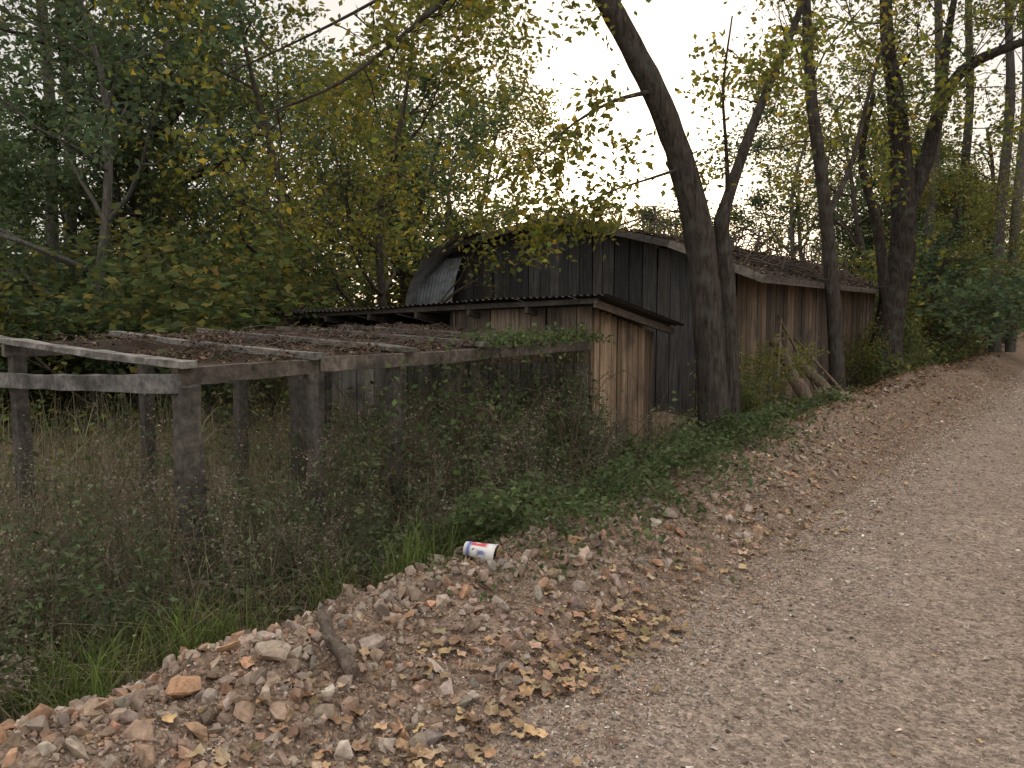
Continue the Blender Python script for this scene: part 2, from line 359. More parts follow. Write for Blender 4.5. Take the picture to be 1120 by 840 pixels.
def mk(seed,name,**k):
    tb,lb=proto(seed,**k)
    t=tb.build(name+'_trunk',M_bark,smooth=True);l=lb.build(name+'_crown',M_leaf)
    d=(t.data,l.data);bpy.data.objects.remove(t);bpy.data.objects.remove(l);return d
protos={
 'A':mk(11,'tall_a',H=10,pal=pal_dark+pal_blue,per=7,sig=.2,size=.17,trunk_r=.17),
 'B':mk(12,'tall_b',H=10,pal=pal_blue,per=8,sig=.22,size=.15,trunk_r=.13,first=.15,col=(.17,.16,.14)),
 'C':mk(13,'tall_c',H=10,pal=pal_olive,per=7,sig=.2,size=.15,trunk_r=.15),
 'D':mk(14,'tall_d',H=10,pal=pal_yel+pal_olive,per=9,sig=.22,size=.13,trunk_r=.12,first=.2),
 'E':mk(15,'tall_e',H=10,pal=pal_olive+pal_yel,per=4,sig=.25,size=.13,trunk_r=.16,first=.35),
}
def shrub(seed,H,pal,size,name,per=10,sig=.12):
    g=np.random.default_rng(seed);tb=MB();nodes=[]
    for i in range(7):
        a=g.uniform(0,6.28);grow(tb,nodes,(g.normal(0,.12),g.normal(0,.12),-.1),(math.cos(a)*.5,math.sin(a)*.5,1),H*.6,.02,2,g,.03,.8,.2,(3,4),(.12,.10,.08),4)
    lb=MB();make_leaves(lb,nodes,per,sig,size,pal,g)
    t=tb.build(name+'_s',M_bark);l=lb.build(name+'_l',M_leaf);d=(t.data,l.data);bpy.data.objects.remove(t);bpy.data.objects.remove(l);return d
shr=[shrub(21,2.2,pal_dark+pal_olive,.09,'shr_a'),shrub(22,2.0,pal_blue,.09,'shr_b'),shrub(23,2.2,pal_olive+[(.14,.15,.04)],.09,'shr_c')]
def place(data,parent,loc,sc,rz,names=('trunk','crown')):
    for d,nm in zip(data,names):
        o=bpy.data.objects.new(nm,d);scene.collection.objects.link(o);o.parent=parent
        o.location=loc;o.scale=sc;o.rotation_euler=(0,0,rz)
def gz(s,d):
    r=W2R(s,d);return float(ground_h(r[0],r[1]))
def blocked(s,d):
    x,y=W2R(s,d)
    if x>-3.4 and d<60: return True
    if -12.3<x<-3.3 and 8.5<y<21.5: return True
    if x>-10 and y<10.0: return True
    return False
wood=empty('distant_woodland')
g=np.random.default_rng(5)
def scatter(nw,t0,t1,d0,d1,hf,keys):
    c=0;tries=0
    while c<nw and tries<nw*30:
        tries+=1
        t=g.uniform(t0,t1);d=d0+(d1-d0)*g.uniform(0,1);s=t*d
        if blocked(s,d): continue
        h=hf(d)*g.uniform(.85,1.12);k=h/10
        place(protos[keys[g.integers(0,len(keys))]],wood,(s,d,gz(s,d)),(k*g.uniform(.9,1.2),k*g.uniform(.9,1.2),k),g.uniform(0,6.28));c+=1
scatter(8,-.85,-.12,15,24,lambda d:8.0,'ABBC')
scatter(9,-.95,-.12,26,40,lambda d:2.5+.27*d,'ABCA')
scatter(4,-.10,.0,22,32,lambda d:2+.27*d,'BCD')
scatter(11,.0,.30,26,44,lambda d:1.4+.14*d,'ACCB')
scatter(9,.32,.80,24,42,lambda d:9.5,'CEADB')
scatter(6,.36,.75,22,30,lambda d:6.5,'CAD')
scatter(7,.50,.95,46,62,lambda d:11,'ACC')
def scat_sh(nw,t0,t1,d0,d1,k0,k1):
    c=0;tr=0
    while c<nw and tr<nw*30:
        tr+=1;t=g.uniform(t0,t1);d=g.uniform(d0,d1);s=t*d
        if blocked(s,d): continue
        k=g.uniform(k0,k1);place(shr[g.integers(0,3)],wood,(s,d,gz(s,d)),(k*1.3,k*1.3,k),g.uniform(0,6.28),('stems','leaves'));c+=1
scat_sh(34,-.85,-.10,11.5,18,.7,1.35)
scat_sh(20,-.95,.1,22,30,1.4,2.2)
scat_sh(14,.05,.6,22,32,1.2,1.9)
scat_sh(22,.42,.9,24,46,.8,1.8)

def ntree(name,loc,key,k,rz,kz=None):
    e=empty(name,(loc[0],loc[1],gz(*loc)));place(protos[key],e,(0,0,0),(k,k,kz or k),rz)
ntree('broadleaf_tree',(-6.4,12.4),'B',.85,1.0)
ntree('broadleaf_tree',(-2.1,13.0),'D',.72,.4)
ntree('broadleaf_tree',(-4.3,14.5),'D',.92,3.4)

# ---------------------------------------------------------------- main leaning tree + other explicit trees
bark=(.078,.066,.057)
def spl(pts,k=4):
    P=np.array(pts,float);out=[]
    for i in range(len(P)-1):
        p0=P[max(i-1,0)];p1=P[i];p2=P[i+1];p3=P[min(i+2,len(P)-1)]
        for t in np.linspace(0,1,k,endpoint=False):
            out.append(.5*((2*p1)+(-p0+p2)*t+(2*p0-5*p1+4*p2-p3)*t*t+(-p0+3*p1-3*p2+p3)*t**3))
    out.append(P[-1]);return np.array(out)
def limb(tb,pts,r,k=12,col=bark):
    A=spl([(*p,q) for p,q in zip(pts,r)]);tb.tube(A[:,:3],A[:,3],k=k,col=col,cap=False,rough=.035);return A[:,:3]
g2=np.random.default_rng(99)
def sprout(tb,nodes,path,i0,n,L,r,lvl,down=0.,col=bark,g=g2,kids=(2,4)):
    for j in range(n):
        i=int(i0+(len(path)-1-i0)*(j+.5)/n);t=nrm(path[min(i+1,len(path)-1)]-path[max(i-1,0)])
        dr=t*.5+nrm(g.normal(0,1,3))*.9;dr[2]-=down
        grow(tb,nodes,path[i],dr,L*g.uniform(.7,1.2),r,lvl,g,-.03 if down else .04,.8,.2,kids,col,5)
tb=MB();nodes=[]
A=limb(tb,[(2.27,8.8,.0),(2.25,8.8,.25),(2.18,8.8,1.0),(2.11,8.8,1.8),(2.00,8.8,2.5),(1.77,8.75,3.3),(1.50,8.7,3.9),(1.16,8.65,4.5),(.82,8.6,5.05),(.35,8.5,5.8),(-.25,8.3,6.8)],[.25,.19,.165,.158,.16,.14,.13,.12,.115,.09,.06],16)
B=limb(tb,[(2.5,8.92,.0),(2.45,8.95,.3),(2.42,9.0,1.2),(2.36,8.98,2.0),(2.3,8.95,2.5),(2.4,9,2.9),(2.65,9.1,3.6),(2.9,9.2,4.2),(3.2,9.3,4.9),(3.4,9.3,5.8)],[.17,.13,.12,.11,.09,.065,.055,.045,.038,.025],12)
C1=limb(tb,[(.35,8.5,5.8),(0.05,8.3,5.35),(-.3,8.2,4.95),(-.85,8,4.4),(-1.6,7.8,3.75),(-2.3,7.6,3.4)],[.05,.04,.033,.024,.016,.008],7)
D1=limb(tb,[(1.5,8.68,3.9),(1.0,8.35,3.7),(.5,8.1,3.35),(.15,8.0,2.95)],[.03,.018,.012,.006],7)
D2=limb(tb,[(1.83,8.75,3.12),(1.4,8.45,2.95),(.9,8.2,2.75),(.5,8.05,2.45)],[.022,.014,.010,.005],6)
E1=limb(tb,[(.82,8.6,5.05),(.0,8.4,5.3),(-.9,8.3,4.9),(-1.8,8.2,4.4),(-2.8,8.1,3.9)],[.035,.028,.02,.014,.008],7)
F1=limb(tb,[(2.38,9.0,2.85),(2.3,8.8,3.3),(2.2,8.6,3.9),(2.25,8.5,4.6)],[.03,.02,.014,.008],6)
G1=limb(tb,[(-.25,8.3,6.8),(-1.2,8.0,6.5),(-2.8,7.8,5.8),(-4,7.6,5.0)],[.05,.04,.025,.012],7)
sprout(tb,nodes,C1,6,8,.8,.010,1,.5);sprout(tb,nodes,D1,3,8,.6,.008,1,.55);sprout(tb,nodes,D2,3,8,.55,.007,1,.4)
sprout(tb,nodes,E1,4,9,.9,.010,1,.3);sprout(tb,nodes,G1,1,12,1.1,.014,1,.2);sprout(tb,nodes,A,33,6,1.3,.03,2,0)
sprout(tb,nodes,B,24,7,.7,.010,1,.1);sprout(tb,nodes,F1,2,3,.5,.008,1,0)
e=empty('leaning_tree',(2.3,8.8,0));tb.build('trunk_and_branches',M_bark,parent=e,origin=(2.3,8.8,0),smooth=True)
lb=MB();make_leaves(lb,nodes,8,.11,.085,pal_yel+pal_olive,g2,.3,.5);lb.build('leaves',M_leaf,parent=e,origin=(2.3,8.8,0))

def xtree(name,paths,spr,per,sig,size,pal,col=bark):
    tb=MB();nodes=[];P=[]
    for pts,r in paths: P.append(limb(tb,pts,r,9,col))
    for (i,i0,n,L,r,lvl,dn) in spr: sprout(tb,nodes,P[i],i0,n,L,r,lvl,dn,col)
    o=(*P[0][0][:2],0);e=empty(name,o);tb.build('trunk_and_branches',M_bark,parent=e,origin=o,smooth=True)
    lb=MB();make_leaves(lb,nodes,per,sig,size,pal,g2,.4,.3);lb.build('leaves',M_leaf,parent=e,origin=o)
def q(u,v,d): return ((u-560)*d/879.,d,1.55+(345-v)*d/879.)   # survey offsets (bearing, rise, range) -> metres
xtree('slim_tree',[([q(918,440,13.2),q(914,380,13.2),q(905,290,13.2),q(893,200,13.1),q(880,120,13.),q(872,40,13.),q(868,-60,12.9)],[.15,.12,.11,.10,.09,.07,.05]),
  ([q(900,240,13.1),q(925,180,13.3),q(940,110,13.4),q(960,30,13.5)],[.05,.04,.03,.02])],[(0,10,8,1.5,.018,2,0),(1,2,5,1.1,.012,2,0)],4,.16,.10,pal_olive+pal_yel)
xtree('forked_tree',[([q(966,415,16.5),q(972,350,16.5),q(982,270,16.5),q(978,190,16.4),q(968,110,16.3),q(958,60,16.3),q(950,-40,16.2)],[.36,.28,.25,.22,.17,.13,.1]),
  ([q(982,240,16.5),q(1003,180,16.5),q(1018,120,16.4),q(1040,85,16.3),q(1085,62,16.2),q(1140,45,16.)],[.2,.15,.13,.11,.09,.05]),
  ([q(1018,120,16.4),q(1020,60,16.4),q(1030,-10,16.4)],[.11,.08,.05]),
  ([q(968,340,16.5),q(955,250,16.3),q(935,180,16.2),q(945,110,16.)],[.12,.1,.07,.04])],
  [(0,10,8,1.8,.025,2,0),(1,6,8,1.7,.02,2,0),(2,2,5,1.5,.02,2,0),(3,4,6,1.3,.02,2,0)],5,.2,.12,pal_olive+pal_yel+pal_dark,(.06,.05,.044))
xtree('dark_branching_tree',[([q(170,390,17),q(165,260,17),q(155,170,17),q(148,110,17),q(120,50,17),q(80,0,17),q(60,-60,17)],[.3,.25,.22,.2,.17,.12,.08]),
  ([q(150,120,17),q(130,95,16.8),q(100,70,16.6),q(60,55,16.5),q(10,40,16.5)],[.13,.1,.08,.06,.03]),
  ([q(155,170,17),q(200,130,17),q(230,80,17),q(240,10,17)],[.14,.11,.09,.05]),
  ([q(160,230,17),q(210,200,17),q(255,180,17),q(290,150,17)],[.1,.08,.06,.03])],
  [(0,14,7,1.6,.03,2,0),(1,4,5,1.3,.02,2,0),(2,4,6,1.4,.025,2,0),(3,4,5,1.2,.02,2,0)],4,.22,.13,pal_dark+pal_olive,(.05,.042,.036))
for (u,d,tv) in [(1105,26,0),(65,20,-40),(1088,24,20),(85,19,-20),(1045,27,10),(1012,25,-20)]:
    xtree('pale_slender_tree',[([q(u,385,d),q(u-2,250,d),q(u+3,120,d),q(u-4,tv,d),q(u,tv-80,d)],[.17,.15,.13,.1,.06])],[(0,9,6,1.6,.02,2,0)],4,.25,.13,pal_olive,(.15,.14,.125) if u in(1105,65,85) else (.09,.08,.07))

# ---------------------------------------------------------------- chicken coop (run + hutch)
def plankwall(mb,p0,p1,z0,z1a,z1b,wid,cols,thick=.022,gap=.006,jit=.015,zj=.02):
    p0=np.array(p0,float);p1=np.array(p1,float);L=np.linalg.norm(p1-p0);t=(p1-p0)/L;n=np.array([t[1],-t[0]]);x=0
    while x<L-.02:
        w=min(wid*rng.uniform(.75,1.2),L-x);c=p0+t*(x+w/2)+n*rng.uniform(0,.010);f=(x+w/2)/L
        z1=z1a+(z1b-z1a)*f if not callable(z1a) else z1a(f)
        col=np.array(cols[rng.integers(0,len(cols))])*rng.uniform(.6,1.25)
        a=z0+rng.uniform(-zj,zj);bt=z1+rng.uniform(-.004,0);ww=w-gap*rng.uniform(.6,2.6)
        lean=rng.normal(0,jit*.4)
        V=[]
        for z,o in((a,0),(bt,lean)):
            for sx,sy in((-1,-1),(1,-1),(1,1),(-1,1)):
                q2=c+t*(sx*ww/2+o)+n*sy*thick/2;V.append([q2[0],q2[1],z])
        if callable(z1a):
            for kk,sx in((4,-1),(5,1),(6,1),(7,-1)):
                V[kk][2]=z1a(min(max(f+sx*ww/2/L,0),1))-.01
        mb.add(V,[[0,3,2,1],[4,5,6,7],[0,1,5,4],[1,2,6,5],[2,3,7,6],[3,0,4,7]],col);x+=w
co=(-4.0,6.8,0.0);coop=empty('chicken_coop',co,True)
g_grey=[(.17,.158,.145),(.20,.186,.168),(.145,.138,.128),(.22,.20,.178)]
g_brown=[(.20,.15,.11),(.23,.175,.13),(.16,.128,.10),(.25,.195,.145)]
g_warm=[(.235,.17,.115),(.27,.19,.125),(.20,.148,.105),(.31,.22,.145)]
b=MB();zb=-.15
plankwall(b,(-4.0,6.83),(-5.75,6.83),.75,1.64,1.60,.17,g_brown)
plankwall(b,(-4.02,6.795),(-6.9,6.795),zb,1.08,1.0,.17,g_grey,zj=.04)
plankwall(b,(-6.9,6.85),(-8.5,6.85),zb,1.2,1.15,.16,g_grey)
b.build('front_boards',M_wood,coop,co)
b=MB();plankwall(b,(-4.0,8.2),(-4.0,6.87),-.1,1.36,1.62,.135,g_warm,jit=.03,gap=.009);b.build('side_boards',M_wood,coop,co)
b=MB();plankwall(b,(-8.5,8.2),(-4.05,8.2),-.1,1.36,1.36,.17,g_grey);plankwall(b,(-8.5,6.9),(-8.5,8.15),-.1,1.55,1.36,.17,g_grey)
for x in(-5.8,-6.9,-8.45,-4.06): b.beam((x,6.9,-.15),(x,6.9,1.6),.08,.08,(.07,.06,.05))
b.beam((-8.6,6.9,1.585),(-3.95,6.9,1.645),.05,.08,(.09,.08,.07));b.build('frame_and_back',M_wood,coop,co)
def corr(mb,x0,x1,prof,pitch=.076,amp=.009,th=.003,col=(.1,.1,.1),dz=lambda x,i:0,n=None):
    xs=np.arange(x0,x1,pitch/6);P=np.array(prof,float)
    V=np.array([[x,p[0],p[1]+amp*math.sin((x-x0)/pitch*2*math.pi)+dz(x,i)] for i,p in enumerate(P) for x in xs]);nx=len(xs)
    F=[[i*nx+j,i*nx+j+1,(i+1)*nx+j+1,(i+1)*nx+j] for i in range(len(P)-1) for j in range(nx-1)]
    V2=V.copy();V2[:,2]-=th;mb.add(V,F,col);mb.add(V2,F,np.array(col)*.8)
b=MB()
sag=lambda x,i:-.02*math.sin((x+8.6)*1.3)-(-3.8-x)*.032
for a in np.arange(-8.75,-3.8,.66):
    corr(b,a,min(a+.68,-3.72),[(6.62+rng.uniform(-.02,.02),1.735),(7.3,1.62),(8.42,1.43)],col=np.array((.06,.058,.056))*rng.uniform(.7,1.3),dz=lambda x,i,o=rng.uniform(0,.008):sag(x,i)+o)
b.build('corrugated_roof',M_metal,coop,co)
b=MB();b.wbeam((-8.7,6.7,1.53),(-3.85,6.7,1.69),.04,.05,(.08,.07,.06),20);b.beam((-3.86,6.66,1.66),(-3.86,8.38,1.37),.04,.07,(.12,.095,.075))
for x in np.arange(-8.4,-3.9,.75): b.beam((x,6.64,1.70-(-3.8-x)*.032-.07),(x,8.35,1.39-(-3.8-x)*.032-.03),.04,.06,(.07,.06,.05))
b.build('rafters',M_beam,coop,co)
# --- open run
b=MB()
XN,XF=-4.0,-6.1
zn=lambda y:1.235+.006*(y-2.5)*2;zf=lambda y:1.34+.01*(y-2.5)
for y,x,w in [(2.5,XN,.115),(3.36,XN+.03,.07),(4.15,XN-.04,.075),(2.52,XF,.09),(3.45,XF,.09),(4.3,XF,.09),(5.25,XF,.09),(3.95,-4.9,.09),(4.05,-5.05,.07)]:
    t=(zn(y) if x>-5.5 else zf(y));t=t-.06 if x>-5.5 or x<-6 else 1.2
    if -5.5<x<-4.5:t=1.22
    dx,dy=rng.normal(0,.018,2)
    b.wbeam((x,y,-.35),(x+dx,y+dy,t),w,w,(np.array((.105,.094,.08)) if w>.08 else np.array((.11,.1,.088))),8,.006)
b.build('run_posts',M_beam,coop,co,bevel=.005)
b=MB()
ys=[2.42,3.4,4.3,5.3,6.78]
for i in range(4):
    b.wbeam((XN+.01*(i%2),ys[i],zn(ys[i])-.02+.01*rng.normal()),(XN+.01*(i%2),ys[i+1]-.004,zn(ys[i+1])-.02),.05,.095,np.array((.145,.122,.10))*rng.uniform(.8,1.2),8,.005)
    b.wbeam((XF,ys[i],zf(ys[i])-.03),(XF,ys[i+1]-.004,zf(ys[i+1])-.03),.05,.09,np.array((.13,.115,.10))*rng.uniform(.8,1.2),8,.005)
b.wbeam((XF-.45,2.415,1.09),(XN+.04,2.415,1.185),.035,.10,(.21,.20,.188),14,.006)
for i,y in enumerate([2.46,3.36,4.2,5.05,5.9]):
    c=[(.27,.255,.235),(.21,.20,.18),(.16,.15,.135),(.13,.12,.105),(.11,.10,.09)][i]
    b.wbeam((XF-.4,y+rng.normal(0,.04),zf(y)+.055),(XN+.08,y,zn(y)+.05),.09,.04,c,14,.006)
b.build('run_rails',M_beam,coop,co,bevel=.003)
def netz(x,y):
    f=(x-XF)/(XN-XF);base=zf(y)*(1-f)+zn(y)*f+.035
    return base-.06*np.abs(np.sin(np.pi*(y-2.46)/.87))*np.sin(np.pi*np.clip(f,0,1))-.01
b=MB()
for x in np.arange(XF,XN,.045):
    yy=np.linspace(2.5,6.75,34);b.tube(np.stack([x+.006*np.sin(yy*50),yy,netz(x,yy)],1),.0016,k=3,col=(.10,.075,.06),cap=False)
for y in np.arange(2.5,6.75,.045):
    xx=np.linspace(XF,XN,16);b.tube(np.stack([xx,y+0*xx,netz(xx,y)],1),.0016,k=3,col=(.10,.075,.06),cap=False)
b.build('poultry_netting',M_wire,coop,co)
b=MB();n=10000;y=2.6+4.1*rng.beta(1.5,1.0,n);x=rng.uniform(XF,XN,n)
k=(fbm(x*2,y*2,77)>-.05)|((y>4.9)&(fbm(x*3,y*3,78)>-.3));x=x[k];y=y[k]
leaves(b,np.stack([x,y,netz(x,y)+.012+np.abs(rng.normal(0,.018,len(x)))],1),.036,[(.13,.095,.072),(.10,.075,.058),(.17,.118,.088),(.07,.058,.046)],rng,1.6,0)
for i in range(420):
    x0=rng.uniform(XF,XN-.1);y0=2.6+4*rng.beta(1.6,1);a=rng.uniform(0,3.14);l=rng.uniform(.15,.8);P=[]
    for t in np.linspace(0,1,5): P.append([x0+math.cos(a)*l*t+rng.normal(0,.02),y0+math.sin(a)*l*t+rng.normal(0,.02),0])
    P=np.array(P);P[:,0]=np.clip(P[:,0],XF,XN);P[:,1]=np.clip(P[:,1],2.5,6.7);P[:,2]=netz(P[:,0],P[:,1])+.02+.07*rng.uniform(0,1)*np.sin(np.linspace(0,3,5));b.tube(P,rng.uniform(.0015,.004),k=3,col=(.13,.10,.08),cap=False)
b.build('netting_debris',M_dead,coop,co)

# ---------------------------------------------------------------- big shed
so=(-4.1,11.0,0);shed=empty('wooden_shed',so,True)
prof=[(-3.62,2.08),(-5.0,2.62),(-7.0,3.12),(-9.1,2.78),(-9.6,2.40),(-9.95,1.65)]
def roofz(x):
    xs=[p[0] for p in prof][::-1];zs=[p[1] for p in prof][::-1];return float(np.interp(x,xs,zs))
b=MB();plankwall(b,(-4.1,11.0),(-9.75,11.0),-.15,lambda f:roofz(-4.1-5.65*f)-.06,None,.21,[(.075,.073,.072),(.095,.092,.09),(.06,.059,.058),(.11,.106,.103)],gap=.008);b.build('gable_boards',M_wood,shed,so)
b=MB();plankwall(b,(-4.1,19.6),(-4.1,11.03),-.1,2.2,2.2,.2,[(.17,.125,.088),(.195,.145,.10),(.14,.108,.08),(.12,.098,.077)],zj=.05,gap=.01);b.build('road_side_boards',M_wood,shed,so)
b=MB();plankwall(b,(-9.75,19.6),(-4.15,19.6),-.1,lambda f:roofz(-9.75+5.6*f)-.06,None,.2,g_grey)
plankwall(b,(-9.75,11.05),(-9.75,19.55),-.1,1.9,1.9,.2,g_grey)
b.beam((-4.2,11.06,-.1),(-4.2,11.06,2.2),.12,.1,(.08,.07,.06));b.build('back_boards_and_posts',M_wood,shed,so)
b=MB();P=prof
def roofslab(p,q_,y0,y1,th,col,ny=30,nx=6):
    for s_ in(0,1):
        V=[]
        for i in range(ny+1):
            for j in range(nx+1):
                f=j/nx;x=p[0]*(1-f)+q_[0]*f;z=p[1]*(1-f)+q_[1]*f;y=y0+(y1-y0)*i/ny
                V.append([x,y,z-s_*th+.05*float(vn(x*1.5,y*1.1,44))-.05*math.sin(math.pi*(y-y0)/(y1-y0))])
        F=[[i*(nx+1)+j,i*(nx+1)+j+1,(i+1)*(nx+1)+j+1,(i+1)*(nx+1)+j] for i in range(ny) for j in range(nx)]
        b.add(V,F,col)
for i in range(3): roofslab(P[i],P[i+1],10.7,19.9,.03,(.055,.045,.04))
b.build('roof_deck',M_dead,shed,so)
b=MB()
for i in range(3):
    p,q_=P[i],P[i+1];b.beam((p[0],10.69,p[1]-.05),(q_[0],10.69,q_[1]-.05),.03,.10,(.10,.09,.08) if i else (.22,.20,.175))
b.beam((-3.64,10.7,2.03),(-3.64,19.9,2.03),.03,.09,(.12,.10,.085))
for y in np.arange(11,19.8,.6): b.beam((-3.64,y,2.035),(-4.9,y,2.51),.05,.08,(.09,.075,.06))
for x in(-5.2,-6.6,-8,-9.0): b.beam((x,10.72,roofz(x)-.10),(x,11.3,roofz(x)-.10),.05,.09,(.08,.07,.06))
b.build('rake_and_eaves',M_beam,shed,so)
b=MB()
curve=[(-8.4,2.93),(-8.8,2.87),(-9.2,2.74),(-9.5,2.55),(-9.75,2.28),(-9.93,1.95),(-10.05,1.5)]
ys_=np.arange(10.5,19.9,.0127);ny=len(ys_)
V=[[x+.008*math.sin(y/.076*6.283),y,z+.010*math.sin(y/.076*6.283)] for x,z in curve for y in ys_]
F=[[i*ny+j,i*ny+j+1,(i+1)*ny+j+1,(i+1)*ny+j] for i in range(6) for j in range(ny-1)]
b.add(V,F,(.30,.31,.32))
xs_=np.arange(-10.0,-9.0,.0127);nx_=len(xs_);rows=[(10.93,2.55),(10.80,2.25),(10.72,1.9),(10.70,1.45)]
V=[[x-.25*(2.6-z)*.3,y+.010*math.sin(x/.076*6.283),min(z,roofz(max(x,-9.9))-.02) if i==0 else z] for i,(y,z) in enumerate(rows) for x in xs_]
F=[[i*nx_+j,i*nx_+j+1,(i+1)*nx_+j+1,(i+1)*nx_+j] for i in range(3) for j in range(nx_-1)]
b.add(V,F,(.22,.24,.26));b.build('bent_metal_sheet',M_metal,shed,so,smooth=True)
b=MB();n=6000;x=rng.uniform(-8.5,-3.7,n);y=rng.uniform(10.7,19.8,n);z=np.interp(x,[p[0] for p in prof][::-1],[p[1] for p in prof][::-1])
leaves(b,np.stack([x,y,z+np.abs(rng.normal(0,.015,n))-.02],1),.07,[(.10,.07,.05),(.13,.09,.06),(.07,.055,.04),(.15,.11,.075)],rng,4,0)
for i in range(130):
    x0=rng.uniform(-6.8,-3.9);y0=rng.uniform(10.9,17.5);l=rng.uniform(.5,1.8);a=rng.uniform(-.9,.9);P3=[]
    for t in np.linspace(0,1,6):
        xx=x0+math.sin(a)*l*t;xx=min(xx,-3.5);yy=y0+math.cos(a)*l*t;P3.append([xx+rng.normal(0,.04),yy+rng.normal(0,.04),roofz(xx)+.04+.45*math.sin(t*3)*(i%3)/2])
    b.tube(P3,np.linspace(.016,.004,6)*rng.uniform(.5,1.1),k=4,col=(.085,.07,.06),cap=False)
b.build('roof_litter',M_dead,shed,so)

# ---------------------------------------------------------------- logs and sticks
def log(name,p0,p1,r0,r1,col=(.17,.13,.10)):
    p0=np.array(p0,float);p1=np.array(p1,float);mb=MB();ts=np.linspace(0,1,7)
    P=[p0+(p1-p0)*t+rng.normal(0,r0*.18,3)*(0<t<1) for t in ts];mb.tube(P,np.linspace(r0,r1,7),k=10,col=col,rough=.05)
    t=P[3];d=nrm(rng.normal(0,1,3)+np.array([0,0,.6]));mb.tube([t,t+d*r0*1.6,t+d*r0*2.6],[r0*.4,r0*.32,r0*.25],k=6,col=col)
    return mb.build(name,M_bark,origin=tuple(p0),smooth=True)
log('log',(4.36,11.6,.15),(3.95,12.1,1.2),.105,.085,(.20,.155,.115))
log('log',(4.85,11.6,.2),(4.3,12.2,.95),.085,.07,(.18,.14,.105))
log('log',(4.95,11.3,.32),(4.40,11.4,.46),.09,.08,(.24,.19,.14))
log('stick',(4.75,12.2,.2),(4.2,12.7,1.55),.028,.018,(.2,.155,.11))
log('stick',(5.3,12.6,.25),(4.55,13.0,1.2),.03,.02,(.2,.15,.11))
log('stick',(3.7,11.2,.2),(4.1,12.3,1.5),.025,.02,(.2,.15,.11))
log('broken_branch',(-.60,2.93,float(surf_h(*W2R(-.6,2.93)))+.055),(-.80,3.27,float(surf_h(*W2R(-.8,3.27)))+.065),.030,.024,(.17,.135,.11))

# ---------------------------------------------------------------- paper cup
b=MB();K=40;prof_c=[(0,.0),(0,.030),(.004,.032),(.022,.0340),(.026,.0343),(.04,.0355),(.06,.0375),(.08,.0395),(.10,.0415),(.12,.0435),(.135,.045),(.148,.046),(.149,.0485),(.153,.049),(.155,.0475),(.153,.0455),(.10,.0405),(.02,.033),(.012,.0)]
V=[];C=[]
for i,(x,r) in enumerate(prof_c):
    for j in range(K):
        a=2*math.pi*j/K;V.append((x,r*math.cos(a),r*math.sin(a)));c=(.80,.79,.77)
        if i in(3,4):c=(.14,.18,.42)
        if 5<=i<=8 and (j%20)<9 and not(i in(6,) and j%20 in(3,4,5)):c=(.55,.09,.11)
        if i in(7,8) and (j%20)in(12,13,14):c=(.2,.24,.5)
        if i>=15:c=(.5,.48,.45)
        C.append(c)
F=[[i*K+j,i*K+(j+1)%K,(i+1)*K+(j+1)%K,(i+1)*K+j] for i in range(len(prof_c)-1) for j in range(K)]
b.add(V,F,np.array(C));cup=b.build('paper_cup',M_paper,smooth=True)
cx,cyy=-.24,4.05;cup.location=(cx,cyy,float(surf_h(*W2R(cx,cyy)))+.085);cup.rotation_euler=(.9,math.radians(7),math.radians(-18));cup.scale=(1.1,1.1,1.1)

# ---------------------------------------------------------------- grass & weeds
def blades(mb,x,y,h,w,pal,lean=.5,base=None):
    n=len(x);z=ground_h(x,y)-.01;a=rng.uniform(0,6.283,n);l=np.abs(rng.normal(0,lean,n))*h
    dx=np.cos(a)*l;dy=np.sin(a)*l;b2=a+rng.uniform(.8,2.2,n);sx=np.cos(b2)*w;sy=np.sin(b2)*w
    lv=[(0,0,1.0),(.4,.15,.9),(.78,.55,.6),(1.0,1.0,.05)];V=[]
    for hh,ll,ww in lv:
        zz=z+h*hh*(1-.25*(l/np.maximum(h,.01))*ll)
        V.append(np.stack([x+dx*ll-sx*ww/2,y+dy*ll-sy*ww/2,zz],1));V.append(np.stack([x+dx*ll+sx*ww/2,y+dy*ll+sy*ww/2,zz],1))
    V=np.stack(V,1).reshape(-1,3);F=np.array([[0,1,3,2],[2,3,5,4],[4,5,7,6]])
    F=(F[None]+(np.arange(n)*8)[:,None,None]).reshape(-1,4);mb.add(V,F,np.repeat(pick(pal,n,j=.28),8,axis=0))
pal_gr=[(.16,.17,.095),(.19,.18,.11),(.23,.20,.135),(.13,.15,.08),(.27,.23,.16),(.16,.16,.105),(.21,.18,.125)]
pal_gg=[(.12,.16,.05),(.15,.18,.06),(.10,.135,.045)]
b=MB()
n=27000;x=-2.95-rng.gamma(1.6,1.3,n);y=rng.uniform(.3,9,n);k=(x>-11)&~((x>-8.6)&(x<-3.95)&(y>6.7)&(y<8.3))&(fbm(x*1.3,y*1.3,91)>rng.uniform(-.75,.1,n));x=x[k];y=y[k];n=len(x)
hm=(.26+.30*ss(-3.0,-3.9,x)+.34*fbm(x*1.1,y*1.1,15))*(1-.35*ss(4.2,6.2,y));blades(b,x,y,np.clip(hm*rng.uniform(.4,1.3,n),.08,1.1),rng.uniform(.003,.008,n),pal_gr,.95)
n=14000;x=rng.uniform(-24,-6,n);y=rng.uniform(-2,18,n);blades(b,x,y,rng.uniform(.3,.9,n),rng.uniform(.008,.018,n),pal_gr)
n=2500;cx_=rng.uniform(-4.2,-2.9,40);cy_=rng.uniform(1.2,4.2,40);q2=rng.integers(0,40,n);x=cx_[q2]+rng.normal(0,.07,n);y=cy_[q2]+rng.normal(0,.07,n);blades(b,x,y,rng.uniform(.12,.35,n),rng.uniform(.004,.008,n),pal_gg,.7)
b.build('tall_grass',M_grass,rot=True)
b=MB();sp=[];g3=np.random.default_rng(3)
